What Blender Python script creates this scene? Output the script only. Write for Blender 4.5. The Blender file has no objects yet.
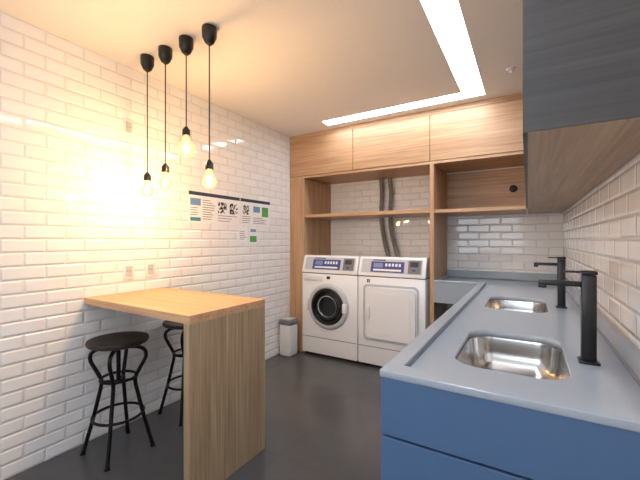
import bpy, bmesh, math, random
from mathutils import Vector, Matrix
random.seed(4)
S=bpy.context.scene
def lin(c):
    return tuple(((v/255)/12.92 if v/255<=0.04045 else ((v/255+0.055)/1.055)**2.4) for v in c)+(1.0,)

# ------------------------------------------------------------ materials
def newmat(name):
    m=bpy.data.materials.new(name); m.use_nodes=True
    nt=m.node_tree; b=nt.nodes["Principled BSDF"]
    return m,nt,b
def plain(name,rgb,rough=0.5,metal=0.0,noise=0.0,nscale=30,bump=0.0,coat=0.0):
    m,nt,b=newmat(name)
    b.inputs["Roughness"].default_value=rough; b.inputs["Metallic"].default_value=metal
    b.inputs["Coat Weight"].default_value=coat
    geo=nt.nodes.new("ShaderNodeNewGeometry")
    n=nt.nodes.new("ShaderNodeTexNoise"); n.inputs["Scale"].default_value=nscale; n.inputs["Detail"].default_value=5
    nt.links.new(geo.outputs["Position"],n.inputs["Vector"])
    r=nt.nodes.new("ShaderNodeValToRGB")
    c=lin(rgb); k=noise
    r.color_ramp.elements[0].position=.3; r.color_ramp.elements[1].position=.7
    r.color_ramp.elements[0].color=tuple(v*(1-k) for v in c[:3])+(1,)
    r.color_ramp.elements[1].color=tuple(min(1,v*(1+k)) for v in c[:3])+(1,)
    nt.links.new(n.outputs["Fac"],r.inputs["Fac"]); nt.links.new(r.outputs["Color"],b.inputs["Base Color"])
    if bump>0:
        bp=nt.nodes.new("ShaderNodeBump"); bp.inputs["Strength"].default_value=bump; bp.inputs["Distance"].default_value=.002
        nt.links.new(n.outputs["Fac"],bp.inputs["Height"]); nt.links.new(bp.outputs["Normal"],b.inputs["Normal"])
    return m
def wood(name,dark,mid,light,axis,rough=0.45,fine=70,dist=.12):
    m,nt,b=newmat(name); b.inputs["Roughness"].default_value=rough
    geo=nt.nodes.new("ShaderNodeNewGeometry"); mp=nt.nodes.new("ShaderNodeMapping")
    sc=[fine]*3; sc["xyz".index(axis)]=1.8
    mp.inputs["Scale"].default_value=sc
    nt.links.new(geo.outputs["Position"],mp.inputs["Vector"])
    n=nt.nodes.new("ShaderNodeTexNoise"); n.inputs["Scale"].default_value=1; n.inputs["Detail"].default_value=6; n.inputs["Roughness"].default_value=.65; n.inputs["Distortion"].default_value=dist
    nt.links.new(mp.outputs["Vector"],n.inputs["Vector"])
    mp2=nt.nodes.new("ShaderNodeMapping"); sc2=[14]*3; sc2["xyz".index(axis)]=.5
    mp2.inputs["Scale"].default_value=sc2; nt.links.new(geo.outputs["Position"],mp2.inputs["Vector"])
    n2=nt.nodes.new("ShaderNodeTexNoise"); n2.inputs["Scale"].default_value=1; n2.inputs["Detail"].default_value=3
    nt.links.new(mp2.outputs["Vector"],n2.inputs["Vector"])
    mx=nt.nodes.new("ShaderNodeMath"); mx.operation='MULTIPLY_ADD'; mx.inputs[1].default_value=.7
    m2=nt.nodes.new("ShaderNodeMath"); m2.operation='MULTIPLY'; m2.inputs[1].default_value=.3
    nt.links.new(n2.outputs["Fac"],m2.inputs[0])
    nt.links.new(n.outputs["Fac"],mx.inputs[0]); nt.links.new(m2.outputs[0],mx.inputs[2])
    r=nt.nodes.new("ShaderNodeValToRGB"); e=r.color_ramp.elements
    e[0].position=.32; e[0].color=lin(dark); e[1].position=.68; e[1].color=lin(light)
    k=e.new(.5); k.color=lin(mid)
    nt.links.new(mx.outputs[0],r.inputs["Fac"]); nt.links.new(r.outputs["Color"],b.inputs["Base Color"])
    bp=nt.nodes.new("ShaderNodeBump"); bp.inputs["Strength"].default_value=.15; bp.inputs["Distance"].default_value=.001
    nt.links.new(n.outputs["Fac"],bp.inputs["Height"]); nt.links.new(bp.outputs["Normal"],b.inputs["Normal"])
    return m
def tile(name,horiz,rgb=(243,244,246)):
    m,nt,b=newmat(name); b.inputs["Roughness"].default_value=.05
    geo=nt.nodes.new("ShaderNodeNewGeometry"); sp=nt.nodes.new("ShaderNodeSeparateXYZ"); cb=nt.nodes.new("ShaderNodeCombineXYZ")
    nt.links.new(geo.outputs["Position"],sp.inputs[0])
    nt.links.new(sp.outputs["XYZ".index(horiz)],cb.inputs[0]); nt.links.new(sp.outputs[2],cb.inputs[1])
    ad=nt.nodes.new("ShaderNodeVectorMath"); ad.operation='ADD'; ad.inputs[1].default_value=(10.03,9.0,0)
    nt.links.new(cb.outputs[0],ad.inputs[0])
    def brick(ms,sm):
        k=nt.nodes.new("ShaderNodeTexBrick"); k.offset=.5; k.squash=1
        k.inputs["Scale"].default_value=1; k.inputs["Brick Width"].default_value=.2; k.inputs["Row Height"].default_value=.075
        k.inputs["Mortar Size"].default_value=ms; k.inputs["Mortar Smooth"].default_value=sm; k.inputs["Bias"].default_value=0
        nt.links.new(ad.outputs[0],k.inputs["Vector"]); return k
    k=brick(.0012,.1)
    c=lin(rgb)
    k.inputs["Color1"].default_value=c; k.inputs["Color2"].default_value=tuple(v*.96 for v in c[:3])+(1,)
    k.inputs["Mortar"].default_value=lin((205,204,202))
    nt.links.new(k.outputs["Color"],b.inputs["Base Color"])
    k2=brick(.012,1.0)
    inv=nt.nodes.new("ShaderNodeMath"); inv.operation='SUBTRACT'; inv.inputs[0].default_value=1
    nt.links.new(k2.outputs["Fac"],inv.inputs[1])
    nz=nt.nodes.new("ShaderNodeTexNoise"); nz.inputs["Scale"].default_value=5; nz.inputs["Detail"].default_value=1
    nt.links.new(geo.outputs["Position"],nz.inputs["Vector"])
    ma=nt.nodes.new("ShaderNodeMath"); ma.operation='MULTIPLY_ADD'; ma.inputs[1].default_value=.5
    nt.links.new(nz.outputs["Fac"],ma.inputs[0]); nt.links.new(inv.outputs[0],ma.inputs[2])
    bp=nt.nodes.new("ShaderNodeBump"); bp.inputs["Strength"].default_value=.85; bp.inputs["Distance"].default_value=.005
    nt.links.new(ma.outputs[0],bp.inputs["Height"]); nt.links.new(bp.outputs["Normal"],b.inputs["Normal"])
    return m
def emit(name,rgb,strength):
    m,nt,b=newmat(name)
    b.inputs["Base Color"].default_value=lin(rgb); b.inputs["Emission Color"].default_value=lin(rgb); b.inputs["Emission Strength"].default_value=strength
    return m

M_tileY=tile("subway_tile_y",'Y'); M_tileX=tile("subway_tile_x",'X')
M_ceil=plain("ceiling_paint",(240,237,232),.9,noise=.01)
M_wall=plain("wall_paint",(235,235,236),.8,noise=.02)
oak=((156,122,90),(188,151,116),(208,175,140))
M_oakx=wood("oak_x",*oak,'x'); M_oaky=wood("oak_y",(140,114,90),(166,140,114),(186,162,134),'y'); M_oakz=wood("oak_z",*oak,'z')
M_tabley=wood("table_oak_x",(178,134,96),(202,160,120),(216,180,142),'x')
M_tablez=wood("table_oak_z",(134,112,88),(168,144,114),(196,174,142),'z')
M_greyx=wood("grey_oak_x",(54,53,54),(64,63,64),(75,74,74),'x',fine=90); M_greyy=wood("grey_oak_y",(54,53,54),(64,63,64),(75,74,74),'y')
M_blue=plain("blue_laminate",(74,104,142),.42,noise=.02)
M_blued=plain("blue_groove",(30,42,58),.6)
M_stone=plain("grey_quartz",(158,169,181),.16,noise=.03,nscale=220)
M_steel=plain("stainless",(205,205,204),.18,1.0,noise=.03,nscale=60)
M_black=plain("matte_black",(14,14,15),.35,noise=.05)
M_blackm=plain("black_iron",(24,23,24),.4,.6,noise=.05)
M_white=plain("white_enamel",(238,240,243),.25,noise=.01,coat=.3)
M_whitep=plain("white_plastic",(232,232,232),.4,noise=.01)
M_binp=plain("bin_plastic",(212,215,218),.4,noise=.02)
M_grey=plain("grey_plastic",(110,114,120),.45,noise=.02)
M_lgrey=plain("light_grey_plastic",(190,194,200),.4,noise=.02)
M_dark=plain("dark_gap",(28,28,30),.7)
M_darkblue=plain("console_blue",(48,72,140),.35,noise=.03)
M_lcd=plain("console_display",(120,140,190),.3,noise=.05)
M_glassd=plain("door_glass",(22,26,32),.08,noise=.1)
M_chrome=plain("chrome",(210,210,212),.12,1.0)
M_seat=plain("stool_seat_wood",(40,31,27),.5,noise=.2,nscale=40)
M_alu=plain("duct_alu",(165,165,162),.3,.8,noise=.06,nscale=80)
M_paper=plain("paper",(238,240,242),.6,noise=.01)
M_navy=plain("poster_navy",(44,56,84),.5,noise=.02)
M_ink=plain("ink",(50,54,64),.6)
M_teal=plain("poster_teal",(60,140,150),.5)
M_pgreen=plain("poster_green",(80,160,90),.5)
M_sky=plain("poster_blue",(110,150,195),.5)
M_led=emit("led_diffuser",(244,247,255),14)
M_fil=emit("filament",(255,190,110),140.0)

# floor: large grey porcelain
m,nt,b=newmat("grey_porcelain"); b.inputs["Roughness"].default_value=.24
geo=nt.nodes.new("ShaderNodeNewGeometry")
k=nt.nodes.new("ShaderNodeTexBrick"); k.offset=0; k.inputs["Scale"].default_value=1
k.inputs["Brick Width"].default_value=.9; k.inputs["Row Height"].default_value=.9; k.inputs["Mortar Size"].default_value=.0012
k.inputs["Mortar Smooth"].default_value=.1
k.inputs["Color1"].default_value=lin((80,81,83)); k.inputs["Color2"].default_value=lin((78,79,81)); k.inputs["Mortar"].default_value=lin((66,67,69))
ad=nt.nodes.new("ShaderNodeVectorMath"); ad.operation='ADD'; ad.inputs[1].default_value=(9.35,9.2,0)
nt.links.new(geo.outputs["Position"],ad.inputs[0]); nt.links.new(ad.outputs[0],k.inputs["Vector"])
n=nt.nodes.new("ShaderNodeTexNoise"); n.inputs["Scale"].default_value=6; n.inputs["Detail"].default_value=8
nt.links.new(geo.outputs["Position"],n.inputs["Vector"])
mr=nt.nodes.new("ShaderNodeMapRange"); mr.inputs["To Min"].default_value=.9; mr.inputs["To Max"].default_value=1.08
nt.links.new(n.outputs["Fac"],mr.inputs["Value"])
vm=nt.nodes.new("ShaderNodeVectorMath"); vm.operation='SCALE'
nt.links.new(k.outputs["Color"],vm.inputs[0]); nt.links.new(mr.outputs[0],vm.inputs["Scale"]); nt.links.new(vm.outputs[0],b.inputs["Base Color"])
M_floor=m
# bulb glass (thin clear, warm)
m,nt,b=newmat("bulb_glass")
out=nt.nodes["Material Output"]
tr=nt.nodes.new("ShaderNodeBsdfTransparent"); tr.inputs[0].default_value=(1,.93,.80,1)
gl=nt.nodes.new("ShaderNodeBsdfGlossy"); gl.inputs["Roughness"].default_value=.05
em=nt.nodes.new("ShaderNodeEmission"); em.inputs[0].default_value=lin((255,190,104)); em.inputs[1].default_value=.75
lw=nt.nodes.new("ShaderNodeLayerWeight"); lw.inputs[0].default_value=.35
mx=nt.nodes.new("ShaderNodeMixShader"); nt.links.new(lw.outputs["Fresnel"],mx.inputs[0]); nt.links.new(tr.outputs[0],mx.inputs[1]); nt.links.new(gl.outputs[0],mx.inputs[2])
ads=nt.nodes.new("ShaderNodeAddShader"); nt.links.new(mx.outputs[0],ads.inputs[0]); nt.links.new(em.outputs[0],ads.inputs[1])
nt.links.new(ads.outputs[0],out.inputs[0]); M_bulb=m

# ------------------------------------------------------------ geometry helpers
def empty(name,loc=(0,0,0)):
    e=bpy.data.objects.new(name,None); e.location=loc; e.empty_display_size=.05; S.collection.objects.link(e); return e
def finish(name,bm,mat,parent=None,smooth=False):
    bmesh.ops.recalc_face_normals(bm,faces=bm.faces)
    vs=[v.co for v in bm.verts]
    c=Vector(((min(v.x for v in vs)+max(v.x for v in vs))/2,(min(v.y for v in vs)+max(v.y for v in vs))/2,(min(v.z for v in vs)+max(v.z for v in vs))/2))
    bmesh.ops.translate(bm,verts=bm.verts,vec=-c)
    me=bpy.data.meshes.new(name); bm.to_mesh(me); bm.free()
    for i in (mat if isinstance(mat,(list,tuple)) else [mat]): me.materials.append(i)
    if smooth:
        for p in me.polygons: p.use_smooth=True
        try: me.set_sharp_from_angle(angle=math.radians(40))
        except Exception: pass
    o=bpy.data.objects.new(name,me); S.collection.objects.link(o)
    if parent:
        o.parent=parent; o.location=c-parent.location
    else: o.location=c
    return o
def addbox(bm,x0,x1,y0,y1,z0,z1,bev=0,seg=2,mi=0):
    r=bmesh.ops.create_cube(bm,size=1)
    vs=r["verts"]
    for v in vs:
        v.co=Vector((x0+(v.co.x+.5)*(x1-x0),y0+(v.co.y+.5)*(y1-y0),z0+(v.co.z+.5)*(z1-z0)))
    fs=set(f for v in vs for f in v.link_faces)
    for f in fs: f.material_index=mi
    if bev>0:
        es=list(set(e for v in vs for e in v.link_edges))
        bmesh.ops.bevel(bm,geom=es,offset=bev,segments=seg,profile=.5,affect='EDGES')
def box(name,x0,x1,y0,y1,z0,z1,mat,parent=None,bev=0,seg=2):
    bm=bmesh.new(); addbox(bm,x0,x1,y0,y1,z0,z1,bev,seg); return finish(name,bm,mat,parent,bev>0 and seg>1)
def boxes(name,L,mat,parent=None,bev=0):
    bm=bmesh.new()
    for b in L: addbox(bm,*b[:6],bev=bev,mi=(b[6] if len(b)>6 else 0))
    return finish(name,bm,mat,parent)
def lathe(name,prof,org,axis,mat,parent=None,seg=48,smooth=True):
    bm=bmesh.new(); org=Vector(org); A=Vector(axis).normalized()
    U=A.orthogonal().normalized(); V=A.cross(U)
    rings=[]
    for r,h in prof:
        if r<1e-6: rings.append([bm.verts.new(org+A*h)])
        else: rings.append([bm.verts.new(org+A*h+(U*math.cos(2*math.pi*i/seg)+V*math.sin(2*math.pi*i/seg))*r) for i in range(seg)])
    for a,b in zip(rings,rings[1:]):
        for i in range(seg):
            j=(i+1)%seg
            q=[a[i%len(a)],a[j%len(a)],b[j%len(b)],b[i%len(b)]]
            u=[]
            for v in q:
                if v not in u: u.append(v)
            if len(u)>2:
                try: bm.faces.new(u)
                except ValueError: pass
    return finish(name,bm,mat,parent,smooth)
def tube(name,pts,rad,mat,parent=None,seg=10,cyclic=False):
    cu=bpy.data.curves.new(name,'CURVE'); cu.dimensions='3D'
    sp=cu.splines.new('POLY'); sp.points.add(len(pts)-1)
    for p,q in zip(sp.points,pts): p.co=(*q,1)
    sp.use_cyclic_u=cyclic; cu.bevel_depth=rad; cu.bevel_resolution=seg//2; cu.use_fill_caps=True
    t=bpy.data.objects.new("tmp",cu); S.collection.objects.link(t)
    bpy.context.view_layer.update()
    me=bpy.data.meshes.new_from_object(t.evaluated_get(bpy.context.evaluated_depsgraph_get()))
    bpy.data.objects.remove(t)
    bm=bmesh.new(); bm.from_mesh(me)
    return finish(name,bm,mat,parent,True)
def rrect(cx,cy,w,h,r,n=8):
    P=[]
    for sx,sy,a0 in ((1,1,0),(-1,1,90),(-1,-1,180),(1,-1,270)):
        for i in range(n+1):
            a=math.radians(a0+90*i/n)
            P.append((cx+sx*(w/2-r)+r*math.cos(a),cy+sy*(h/2-r)+r*math.sin(a)))
    return P
def plate(name,outer,holes,z0,z1,mat,parent=None,M=None):
    cu=bpy.data.curves.new(name,'CURVE'); cu.dimensions='2D'; cu.fill_mode='BOTH'
    for L in [outer]+holes:
        sp=cu.splines.new('POLY'); sp.points.add(len(L)-1)
        for p,q in zip(sp.points,L): p.co=(q[0],q[1],0,1)
        sp.use_cyclic_u=True
    cu.extrude=(z1-z0)/2
    t=bpy.data.objects.new("tmp",cu); S.collection.objects.link(t); bpy.context.view_layer.update()
    me=bpy.data.meshes.new_from_object(t.evaluated_get(bpy.context.evaluated_depsgraph_get())); bpy.data.objects.remove(t)
    bm=bmesh.new(); bm.from_mesh(me)
    bmesh.ops.translate(bm,verts=bm.verts,vec=(0,0,(z0+z1)/2))
    if M is not None: bmesh.ops.transform(bm,matrix=M,verts=bm.verts)
    bmesh.ops.remove_doubles(bm,verts=bm.verts,dist=1e-5)
    return finish(name,bm,mat,parent)
def spline(P,n=8):
    P=[Vector(p) for p in P]; Q=[P[0]*2-P[1]]+P+[P[-1]*2-P[-2]]; out=[]
    for i in range(1,len(Q)-2):
        a,b,c,d=Q[i-1:i+3]
        for k in range(n):
            t=k/n
            out.append(.5*((2*b)+(c-a)*t+(2*a-5*b+4*c-d)*t*t+(3*b-a-3*c+d)*t**3))
    out.append(P[-1]); return out

# ------------------------------------------------------------ room
XL,XR,YB,YR,H=-2.37,.277,3.85,-2.2,2.47
box("floor",XL-.1,XR+.1,YR-.1,YB+.1,-.1,0,M_floor)
box("wall_left",XL-.1,XL,YR-.1,YB+.1,0,H,M_tileY)
box("wall_back",XL,XR,YB,YB+.1,0,H,M_tileX)
box("wall_right",XR,XR+.1,YR-.1,YB+.1,0,H,M_tileY)
boxes("wall_rear",[(XL,XR,YR-.1,YR,0,.9),(XL,XR,YR-.1,YR,2.2,H),(XL,XL+.4,YR-.1,YR,.9,2.2),(XR-.4,XR,YR-.1,YR,.9,2.2)],M_wall)
w=empty("added_fill_window_1",(-1.05,YR-.05,1.55))  # unseen opening behind the camera, added to let in cool sky fill
boxes("frame",[(XL+.4,XR-.4,YR-.08,YR-.03,.9,.95),(XL+.4,XR-.4,YR-.08,YR-.03,2.15,2.2),(XL+.4,XL+.45,YR-.08,YR-.03,.95,2.15),(XR-.45,XR-.4,YR-.08,YR-.03,.95,2.15),(-1.07,-1.03,YR-.08,YR-.03,.95,2.15)],M_whitep,w)
ax0,ax1,by0,by1=-.463,-.300,2.985,3.145
L=[(XL-.1,YR-.1),(XR+.1,YR-.1),(XR+.1,YB+.1),(XL-.1,YB+.1)]
slot=[(ax0,-1.2),(ax1,-1.2),(ax1,by1),(-1.80,by1),(-1.80,by0),(ax0,by0)]
plate("ceiling",L,[slot],H,H+.08,M_ceil)
lt=empty("recessed_ceiling_light",(-.4,2,H+.05))
plate("diffuser",[(x,y) for x,y in slot],[],H+.012,H+.03,M_led,lt)
sd=empty("ceiling_sprinkler",(-.10,2.75,H))
lathe("rose",[(0,0),(.03,0),(.028,-.008),(.012,-.012),(.012,-.03),(.02,-.034),(0,-.036)],(-.10,2.75,H),(0,0,1),M_whitep,sd,24)

# ------------------------------------------------------------ back joinery
YF=3.235
cab=empty("overhead_cabinet",(-1.2,3.5,2.2))
box("carcass",XL,-.012,YF+.02,YB,1.985,H,M_oakx,cab)
boxes("bottom_rail",[(XL,-.012,YF,YF+.02,1.97,1.995),(XL,-.012,YF,YF+.02,2.425,H)],M_oakx,cab)
seams=[XL,-1.558,-.772,-.012]
for i in range(3):
    box("door_%d"%(i+1),seams[i]+.003,seams[i+1]-.003,YF-.004,YF+.018,1.999,2.421,M_oakx,cab,.002,1)
shf=empty("shelving_unit",(-1.2,3.5,1.5))
box("side_filler",XL,-2.17,YF,YB,0,1.97,M_oakz,shf)
box("divider",-.775,-.737,YF,YB,.0,1.97,M_oakz,shf)
boxes("shelf_1",[(-2.17,-.775,YF+.01,3.74,1.525,1.56),(-2.17,-1.51,3.74,YB,1.525,1.56),(-1.30,-.775,3.74,YB,1.525,1.56)],M_oakx,shf)
box("shelf_2",-.735,-.012,YF+.01,YB,1.52,1.55,M_oakx,shf)
box("back_panel",-.735,-.012,YB-.016,YB-.001,1.552,1.97,M_oakx,shf)
lathe("water_valve",[(0,0),(.035,0),(.034,.006),(.014,.012),(.014,.05),(.026,.055),(.026,.075),(0,.078)],(-.12,YB-.016,1.77),(0,-1,0),M_blackm,shf,24)

# right-hand upper cabinet
rc=empty("upper_cabinet",(.13,2.3,2.0))
Y0=.942
box("bottom_panel",.0,XR,Y0,YB,1.52,1.54,M_oaky,rc)
box("end_panel",-.010,XR,Y0-.004,Y0+.018,1.522,H,M_greyx,rc)
box("body",.010,XR,Y0+.02,YB,1.54,H,M_oaky,rc)
nd=4
for i in range(nd):
    a=Y0+.02+(YF-.01-Y0-.02)*i/nd; b_=Y0+.02+(YF-.01-Y0-.02)*(i+1)/nd
    box("door_%d"%(i+1),-.010,.008,a+.002,b_-.002,1.522,H-.004,M_greyy,rc)
def ring_duct(name,path,r,parent,mat):
    bm=bmesh.new(); P=spline(path,14); prev=None; seg=20
    for i,p in enumerate(P):
        d=(P[min(i+1,len(P)-1)]-P[max(i-1,0)]).normalized()
        U=Vector((1,0,0)); U=(U-d*U.dot(d)).normalized(); V=d.cross(U)
        rr=r*(1.0 if i%2 else .82)
        ring=[bm.verts.new(p+(U*math.cos(2*math.pi*k/seg)+V*math.sin(2*math.pi*k/seg))*rr) for k in range(seg)]
        if prev:
            for k in range(seg): bm.faces.new([prev[k],prev[(k+1)%seg],ring[(k+1)%seg],ring[k]])
        prev=ring
    return finish(name,bm,mat,parent,False)
du=empty("exhaust_duct",(-1.38,3.75,1.5))
ring_duct("flex_hose_1",[(-1.465,3.80,1.983),(-1.455,3.80,1.8),(-1.465,3.80,1.58),(-1.45,3.80,1.4),(-1.41,3.80,1.2),(-1.34,3.80,.95)],.028,du,M_alu)
ring_duct("flex_hose_2",[(-1.36,3.80,1.983),(-1.345,3.80,1.8),(-1.355,3.80,1.58),(-1.345,3.80,1.4),(-1.30,3.80,1.2),(-1.23,3.80,.95)],.028,du,M_alu)

# ------------------------------------------------------------ kitchen counter
CZ=.90; cx0=-.355; cy0=.92; WT=.879; XC=XR-.001; YC=YB-.001
kc=empty("kitchen_counter",(-.04,2.2,.45))
boxes("cabinet_base",[(cx0+.012,XC,cy0+.02,YC,.06,.08),(cx0+.012,cx0+.03,cy0+.02,YC,0,.85),(cx0+.03,XC,cy0+.02,cy0+.035,0,.85)],M_blued,kc)
boxes("end_front",[(cx0,XC,cy0,cy0+.02,.724,.884),(cx0,XC,cy0,cy0+.02,.40,.717),(cx0,XC,cy0,cy0+.02,.08,.393)],M_blue,kc,.001)
boxes("side_front",[(cx0,cx0+.012,cy0+.02+(2.28)*i/3+.002,cy0+.02+2.28*(i+1)/3-.002,z0,z1) for i in range(3) for z0,z1 in ((.08,.393),(.40,.717),(.724,.884))],M_blue,kc)
sinks=[(-.052,1.40,.32,.50),(-.062,2.44,.32,.53)]
rec=[( cx0+.045,cy0+.065),(XC-.02,cy0+.065),(XC-.02,YC-.02),(-.735+.02,YC-.02),(-.735+.02,YF+.05),(cx0+.045,YF+.05)]
outer=[(cx0-.004,cy0-.004),(XC,cy0-.004),(XC,YC),(-.735,YC),(-.735,YF-.01),(cx0-.004,YF-.01)]
inner=[(cx0+.014,cy0+.022),(XC,cy0+.022),(XC,YC),(-.735,YC),(-.735,YF+.014),(cx0+.014,YF+.014)]
me_=plate("marine_edge",outer,[rec],.884,CZ+.004,M_stone,kc)
bv=me_.modifiers.new("bevel",'BEVEL'); bv.width=.003; bv.segments=2
plate("marine_edge_core",[(cx0+.014,cy0+.022),(XC,cy0+.022),(XC,YC),(-.735,YC),(-.735,YF+.014),(cx0+.014,YF+.014)],[rec],WT,.885,M_stone,kc)
plate("worktop",inner,[rrect(x,y,a,b_,.085) for x,y,a,b_ in sinks],.853,WT,M_stone,kc)
boxes("upstand",[(XC-.02,XC,cy0,YC,CZ,.955),(-.735,XC-.02,YC-.02,YC,CZ,.955)],M_stone,kc)
box("apron",-.735,cx0-.001,YF-.01,YF+.012,.70,.884,M_stone,kc)
def sink(i,cx,cy,w,h):
    bm=bmesh.new(); prev=None
    prof=[(.012,.852),(0.0,.852),(-.002,.842),(-.006,.80),(-.014,.755),(-.032,.732),(-.07,.722),(-.12,.717)]
    for off,z in prof:
        ww,hh=w+2*off,h+2*off; r=max(.03,.085+off)
        ring=[bm.verts.new((x,y,z)) for x,y in rrect(cx,cy,ww,hh,min(r,ww/2-.001),8)]
        if prev:
            n=len(ring)
            for k in range(n): bm.faces.new([prev[k],prev[(k+1)%n],ring[(k+1)%n],ring[k]])
        prev=ring
    bm.faces.new(prev)
    e=empty("kitchen_sink",(cx,cy,.85))
    finish("basin",bm,M_steel,e,True)
    lathe("drain",[(0,.004),(.018,.004),(.02,.002),(.032,.005),(.04,.004),(.042,0)],(cx,cy,.718),(0,0,1),M_chrome,e,32)
for i,s in enumerate(sinks): sink(i,*s)
def faucet(x,y):
    zb=WT+.001
    e=empty("sink_faucet",(x,y,zb))
    box("base_plate",x-.027,x+.027,y-.027,y+.027,zb,zb+.008,M_black,e,.002)
    box("column",x-.019,x+.019,y-.019,y+.019,zb+.008,1.158,M_black,e,.003)
    box("spout",x-.135,x-.018,y-.013,y+.013,1.120,1.136,M_black,e,.003)
    box("spout_tip",x-.135,x-.112,y-.010,y+.010,1.110,1.121,M_black,e,.002)
    box("cap",x-.021,x+.021,y-.021,y+.021,1.160,1.172,M_black,e,.003)
    box("lever",x-.065,x-.015,y-.010,y+.010,1.164,1.170,M_black,e,.002)
faucet(.166,1.38); faucet(.166,2.42)

# ------------------------------------------------------------ laundry machines
def frontM(x,z,y):
    return Matrix(((1,0,0,x),(0,0,-1,y),(0,1,0,z),(0,0,0,1)))
def machine(kind,x0,yf):
    W=.676; D=.55; x1=x0+W
    e=empty(kind,(x0+W/2,yf+D/2,0))
    box("cabinet",x0,x1,yf,yf+D,.03,.905,M_white,e,.008)
    boxes("seam",[(x0+.004,x1-.004,yf+.004,yf+D-.01,.902,.914)],M_dark,e)
    bm=bmesh.new(); prof=[(yf-.004,.912),(yf-.004,.935),(yf+.045,1.085),(yf+.06,1.10),(yf+.16,1.10),(yf+.26,1.0),(yf+D,.98),(yf+D,.912)]
    a=[bm.verts.new((x0,y,z)) for y,z in prof]; b2=[bm.verts.new((x1,y,z)) for y,z in prof]
    n=len(prof)
    for i in range(n): bm.faces.new([a[i],a[(i+1)%n],b2[(i+1)%n],b2[i]])
    bm.faces.new(a); bm.faces.new(b2)
    bmesh.ops.bevel(bm,geom=[ed for ed in bm.edges],offset=.004,segments=2,affect='EDGES')
    finish("console",bm,M_white,e,True)
    s0=Vector((yf-.004,.935)); s1=Vector((yf+.045,1.085)); ln=(s1-s0).length; d=(s1-s0)/ln; nn=Vector((-d.y,d.x))
    def face(name,u0,u1,v0,v1,mat,th=.003,lift=0):
        bm=bmesh.new(); vs=[]
        for l in (lift-.001,lift+th):
            for u,v in ((u0,v0),(u1,v0),(u1,v1),(u0,v1)):
                p=s0+d*(v*ln)+nn*l; vs.append(bm.verts.new((x0+u*W,p.x,p.y)))
        for f in ((0,1,2,3),(4,5,6,7),(0,1,5,4),(1,2,6,5),(2,3,7,6),(3,0,4,7)): bm.faces.new([vs[k] for k in f])
        finish(name,bm,mat,e)
    face("console_plate",.05,.95,.08,.96,M_lgrey)
    face("control_panel",.20,.70,.12,.80,M_darkblue,.003,.003)
    face("display",.24,.38,.42,.70,M_lcd,.002,.006)
    for k in range(5): face("button_%d"%(k+1),.42+.05*k,.45+.05*k,.5,.68,M_whitep,.003,.006)
    face("label_strip",.24,.66,.2,.32,M_whitep,.001,.006)
    face("brand_badge",.22,.42,.86,.93,M_ink,.001,.003)
    face("card_reader",.76,.93,.12,.9,M_grey,.012,.003)
    face("reader_slot",.79,.90,.5,.8,M_ink,.002,.015)
    face("reader_light",.82,.87,.22,.34,M_darkblue,.002,.015)
    boxes("foot",[(x0+a_,x0+a_+.04,yf+b_,yf+b_+.04,0,.03) for a_ in (.03,W-.07) for b_ in (.03,D-.08)],M_black,e)
    if kind=="front_load_washing_machine":
        cx=x0+.50*W; cz=.56
        box("lower_gap",x0+.006,x1-.006,yf-.0015,yf+.01,.205,.211,M_grey,e)
        O=(cx,yf,cz); A=(0,-1,0)
        lathe("door_frame",[(.245,0),(.246,.012),(.236,.026),(.215,.034),(.196,.030),(.190,.018)],O,A,M_lgrey,e,64)
        lathe("door_ring",[(.200,.018),(.197,.034),(.185,.044),(.165,.042),(.155,.022),(.150,.01)],O,A,M_black,e,64)
        lathe("door_glass",[(.158,.018),(.14,.028),(.10,.016),(.05,.010),(0,.008)],O,A,M_glassd,e,64)
        lathe("drum_ring",[(.118,.026),(.116,.030),(.108,.031),(.104,.024)],O,A,M_steel,e,64)
        box("door_handle",cx+.19,cx+.235,yf-.055,yf-.02,cz-.05,cz+.05,M_whitep,e,.008)
        box("hinge",cx-.25,cx-.22,yf-.03,yf,cz-.06,cz+.06,M_lgrey,e,.005)
        box("detergent_drawer",x0+.03,x0+.27,yf-.006,yf+.002,.82,.89,M_whitep,e,.004)
        box("drawer_grip",x0+.06,x0+.20,yf-.012,yf-.004,.826,.838,M_lgrey,e,.003)
        box("number_label",cx-.02,cx+.02,yf-.002,yf+.001,.85,.88,M_ink,e)
    else:
        cx=x0+.5*W
        plate("door_surround",rrect(0,0,.56,.56,.05),[rrect(0,0,.52,.52,.04)],0,.008,M_lgrey,e,frontM(cx,.55,yf))
        plate("door",rrect(0,0,.50,.50,.045),[],0,.024,M_white,e,frontM(cx,.55,yf))
        plate("door_panel",rrect(0,0,.40,.40,.04),[],.024,.028,M_white,e,frontM(cx,.55,yf))
        box("door_handle",cx-.235,cx-.20,yf-.045,yf-.02,.49,.61,M_whitep,e,.006)
        box("lower_gap",x0+.006,x1-.006,yf-.0015,yf+.01,.205,.211,M_grey,e)
        boxes("number_label",[(x0+.10,x0+.115,yf-.002,yf+.001,.845,.88),(x0+.122,x0+.13,yf-.002,yf+.001,.845,.88)],M_ink,e)
machine("front_load_washing_machine",-2.165,3.19)
machine("tumble_dryer",-1.478,3.19)

# bin
tb=empty("trash_bin",(-2.27,3.09,0))
box("bucket",-2.345,-2.195,3.0,3.15,0,.34,M_binp,tb,.018,3)
box("lid",-2.35,-2.19,2.995,3.155,.34,.395,M_grey,tb,.016,3)
box("lid_flap",-2.33,-2.21,3.015,3.135,.395,.405,M_lgrey,tb,.004)

# ------------------------------------------------------------ bar table
bt=empty("bar_table",(-1.87,1.33,0))
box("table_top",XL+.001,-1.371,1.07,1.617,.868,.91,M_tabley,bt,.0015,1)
box("leg_panel",-1.415,-1.371,1.07,1.617,0,.868,M_tablez,bt,.0015,1)

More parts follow.
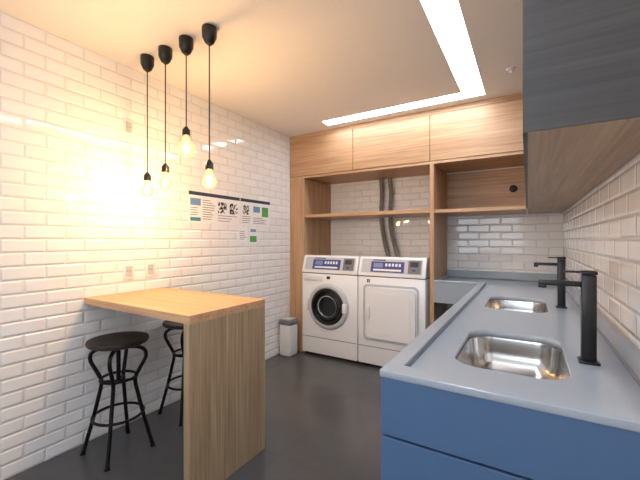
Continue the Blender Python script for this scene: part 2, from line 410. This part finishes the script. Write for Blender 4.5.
def stool(x,y,rot):
    e=empty("bar_stool",(x,y,0)); zs=.672
    lathe("seat",[(0,-.03),(.145,-.03),(.162,-.022),(.168,-.008),(.165,.002),(.15,.004),(.10,-.001),(0,-.003)],(x,y,zs),(0,0,1),M_seat,e,48)
    lathe("screw",[(0,-.25),(.012,-.25),(.012,-.045),(.05,-.04),(.06,-.03),(0,-.03)],(x,y,zs),(0,0,1),M_blackm,e,24)
    for k in range(4):
        a=rot+math.pi/2*k; c,s=math.cos(a),math.sin(a)
        P=spline([(x+r*c,y+r*s,z) for r,z in ((.02,.62),(.10,.618),(.145,.595),(.150,.55),(.115,.48),(.092,.42),(.108,.33),(.138,.20),(.175,.06),(.19,.008))],6)
        tube("leg_%d"%(k+1),P,.011,M_blackm,e)
        lathe("foot_%d"%(k+1),[(0,0),(.016,0),(.016,.008),(0,.012)],(x+.19*c,y+.19*s,0),(0,0,1),M_blackm,e,16)
    for nm,r,z in (("foot_ring",.136,.22),("upper_ring",.095,.44)):
        tube(nm,[(x+r*math.cos(t*math.pi/20),y+r*math.sin(t*math.pi/20),z) for t in range(40)],.008,M_blackm,e,cyclic=True)
    tube("brace_1",[(x-.09*math.cos(rot),y-.09*math.sin(rot),.42),(x+.09*math.cos(rot),y+.09*math.sin(rot),.42)],.007,M_blackm,e)
    tube("brace_2",[(x+.09*math.sin(rot),y-.09*math.cos(rot),.42),(x-.09*math.sin(rot),y+.09*math.cos(rot),.42)],.007,M_blackm,e)
stool(-2.12,1.145,math.radians(45)); stool(-2.16,1.665,math.radians(40))

# ------------------------------------------------------------ pendants
def pendant(x,y,zb,kind,pw):
    e=empty("pendant_lamp",(x,y,H))
    lathe("ceiling_cup",[(0,0),(.040,0),(.042,-.01),(.040,-.055),(.026,-.085),(.008,-.10),(0,-.10)],(x,y,H),(0,0,1),M_black,e,32)
    R=.050 if kind=="globe" else .038
    zt=zb+R+.03
    tube("cord",[(x,y,H-.09),(x,y,zt+.05)],.0035,M_black,e)
    lathe("socket",[(0,.055),(.008,.055),(.014,.045),(.022,.035),(.023,0),(0,0)],(x,y,zt),(0,0,1),M_black,e,24)
    if kind=="globe": prof=[(.014,R+.03),(.016,R+.015),(.024,R*.88)]+[(R*math.sin(t),R*math.cos(t)) for t in [math.radians(d) for d in range(40,180,10)]]+[(0,-R)]
    else: prof=[(.014,R+.03),(.017,R+.01),(.024,R*.8)]+[(R*math.sin(t),R*math.cos(t)) for t in [math.radians(d) for d in range(55,180,10)]]+[(0,-R)]
    lathe("bulb",prof,(x,y,zb),(0,0,1),M_bulb,e,32)
    P=[]
    for k in range(9):
        a=2*math.pi*k/8; P.append((x+.012*math.cos(a),y+.012*math.sin(a),zb+(.022 if k%2 else -.018)))
    tube("filament",P,.0022,M_fil,e,6)
    l=bpy.data.lights.new("bulb_light",'POINT'); l.energy=pw; l.color=(1,.64,.30); l.shadow_soft_size=.02
    o=bpy.data.objects.new("bulb_light",l); S.collection.objects.link(o); o.parent=e; o.location=(0,0,zb-H)
pendant(-2.13,1.335,1.59,"pear",9); pendant(-1.94,1.335,1.625,"pear",8.5); pendant(-1.74,1.335,1.81,"globe",9); pendant(-1.54,1.335,1.60,"pear",8.5)

# ------------------------------------------------------------ wall items
def outlet(y,z,name="wall_outlet"):
    e=empty(name,(XL,y,z))
    box("plate",XL,XL+.008,y-.037,y+.037,z-.06,z+.06,M_whitep,e,.003)
    box("insert",XL+.008,XL+.011,y-.022,y+.022,z-.035,z+.035,M_lgrey,e,.001,1)
    for k in (-.008,.008): lathe("hole",[(.003,0),(.003,.001),(0,.001)],(XL+.011,y+k,z),(1,0,0),M_dark,e,10)
outlet(1.345,1.055); outlet(1.505,1.057); outlet(1.345,2.05,"wall_switch")
def qr(L,y0,z0,s,mi):
    n=9; c=s/n
    for i in range(n):
        for j in range(n):
            if random.random()<.55: L.append((XL+.003,XL+.0036,y0+i*c,y0+(i+1)*c,z0+j*c,z0+(j+1)*c,mi))
def poster(name,y0,y1,z0,z1,extra,head=.03,hm=1):
    mats=[M_paper,M_navy,M_ink,M_teal,M_pgreen,M_sky]
    L=[(XL,XL+.003,y0,y1,z0,z1,0)]
    if head: L.append((XL+.003,XL+.0034,y0,y1,z1-head,z1,hm))
    L+=extra
    boxes(name,L,mats)
def lines(y0,y1,z0,z1,n,mi=2):
    o=[]
    for i in range(n):
        z=z1-(z1-z0)*(i+.5)/n
        o.append((XL+.003,XL+.0035,y0,y0+(y1-y0)*random.uniform(.6,1),z-.0022,z+.0022,mi))
    return o
E=[(XL+.003,XL+.0034,1.855,1.96,1.56,1.62,5),(XL+.003,XL+.0034,1.855,1.96,1.43,1.46,3)]
E+=lines(1.855,1.96,1.47,1.55,4)+lines(1.98,2.12,1.44,1.62,9)
q=[]; qr(q,2.15,1.51,.10,2); qr(q,2.29,1.51,.10,2); E+=q+lines(2.15,2.39,1.43,1.50,3)
poster("laundry_instructions_poster",1.84,2.42,1.41,1.675,E)
q=[]; qr(q,2.46,1.52,.09,2)
E=q+lines(2.45,2.58,1.43,1.51,4)+[(XL+.003,XL+.0036,2.61,2.71,1.55,1.61,5),(XL+.003,XL+.0036,2.74,2.84,1.51,1.61,4)]+lines(2.61,2.84,1.43,1.50,4)
poster("price_list_poster",2.43,2.87,1.41,1.675,E)
E=lines(2.42,2.52,1.27,1.36,5)
poster("notice_sheet",2.40,2.53,1.25,1.40,E,.0)
E=[(XL+.003,XL+.0034,2.56,2.66,1.25,1.31,4),(XL+.003,XL+.0034,2.57,2.65,1.35,1.38,5)]
poster("info_leaflet",2.55,2.67,1.235,1.40,E,.0)

# ------------------------------------------------------------ world, camera
wd=bpy.data.worlds.new("World"); S.world=wd; wd.use_nodes=True
bg=wd.node_tree.nodes["Background"]; bg.inputs[0].default_value=(.84,.92,1,1); bg.inputs[1].default_value=5.2
cam=bpy.data.cameras.new("camera"); cam.lens=36*343/640; cam.sensor_width=36; cam.clip_start=.02
co=bpy.data.objects.new("camera",cam); S.collection.objects.link(co)
co.location=(0,0,1.27); co.rotation_euler=(math.radians(90),0,math.radians(31.2)); S.camera=co
S.view_settings.view_transform='Standard'; S.view_settings.look='None'; S.view_settings.exposure=.05
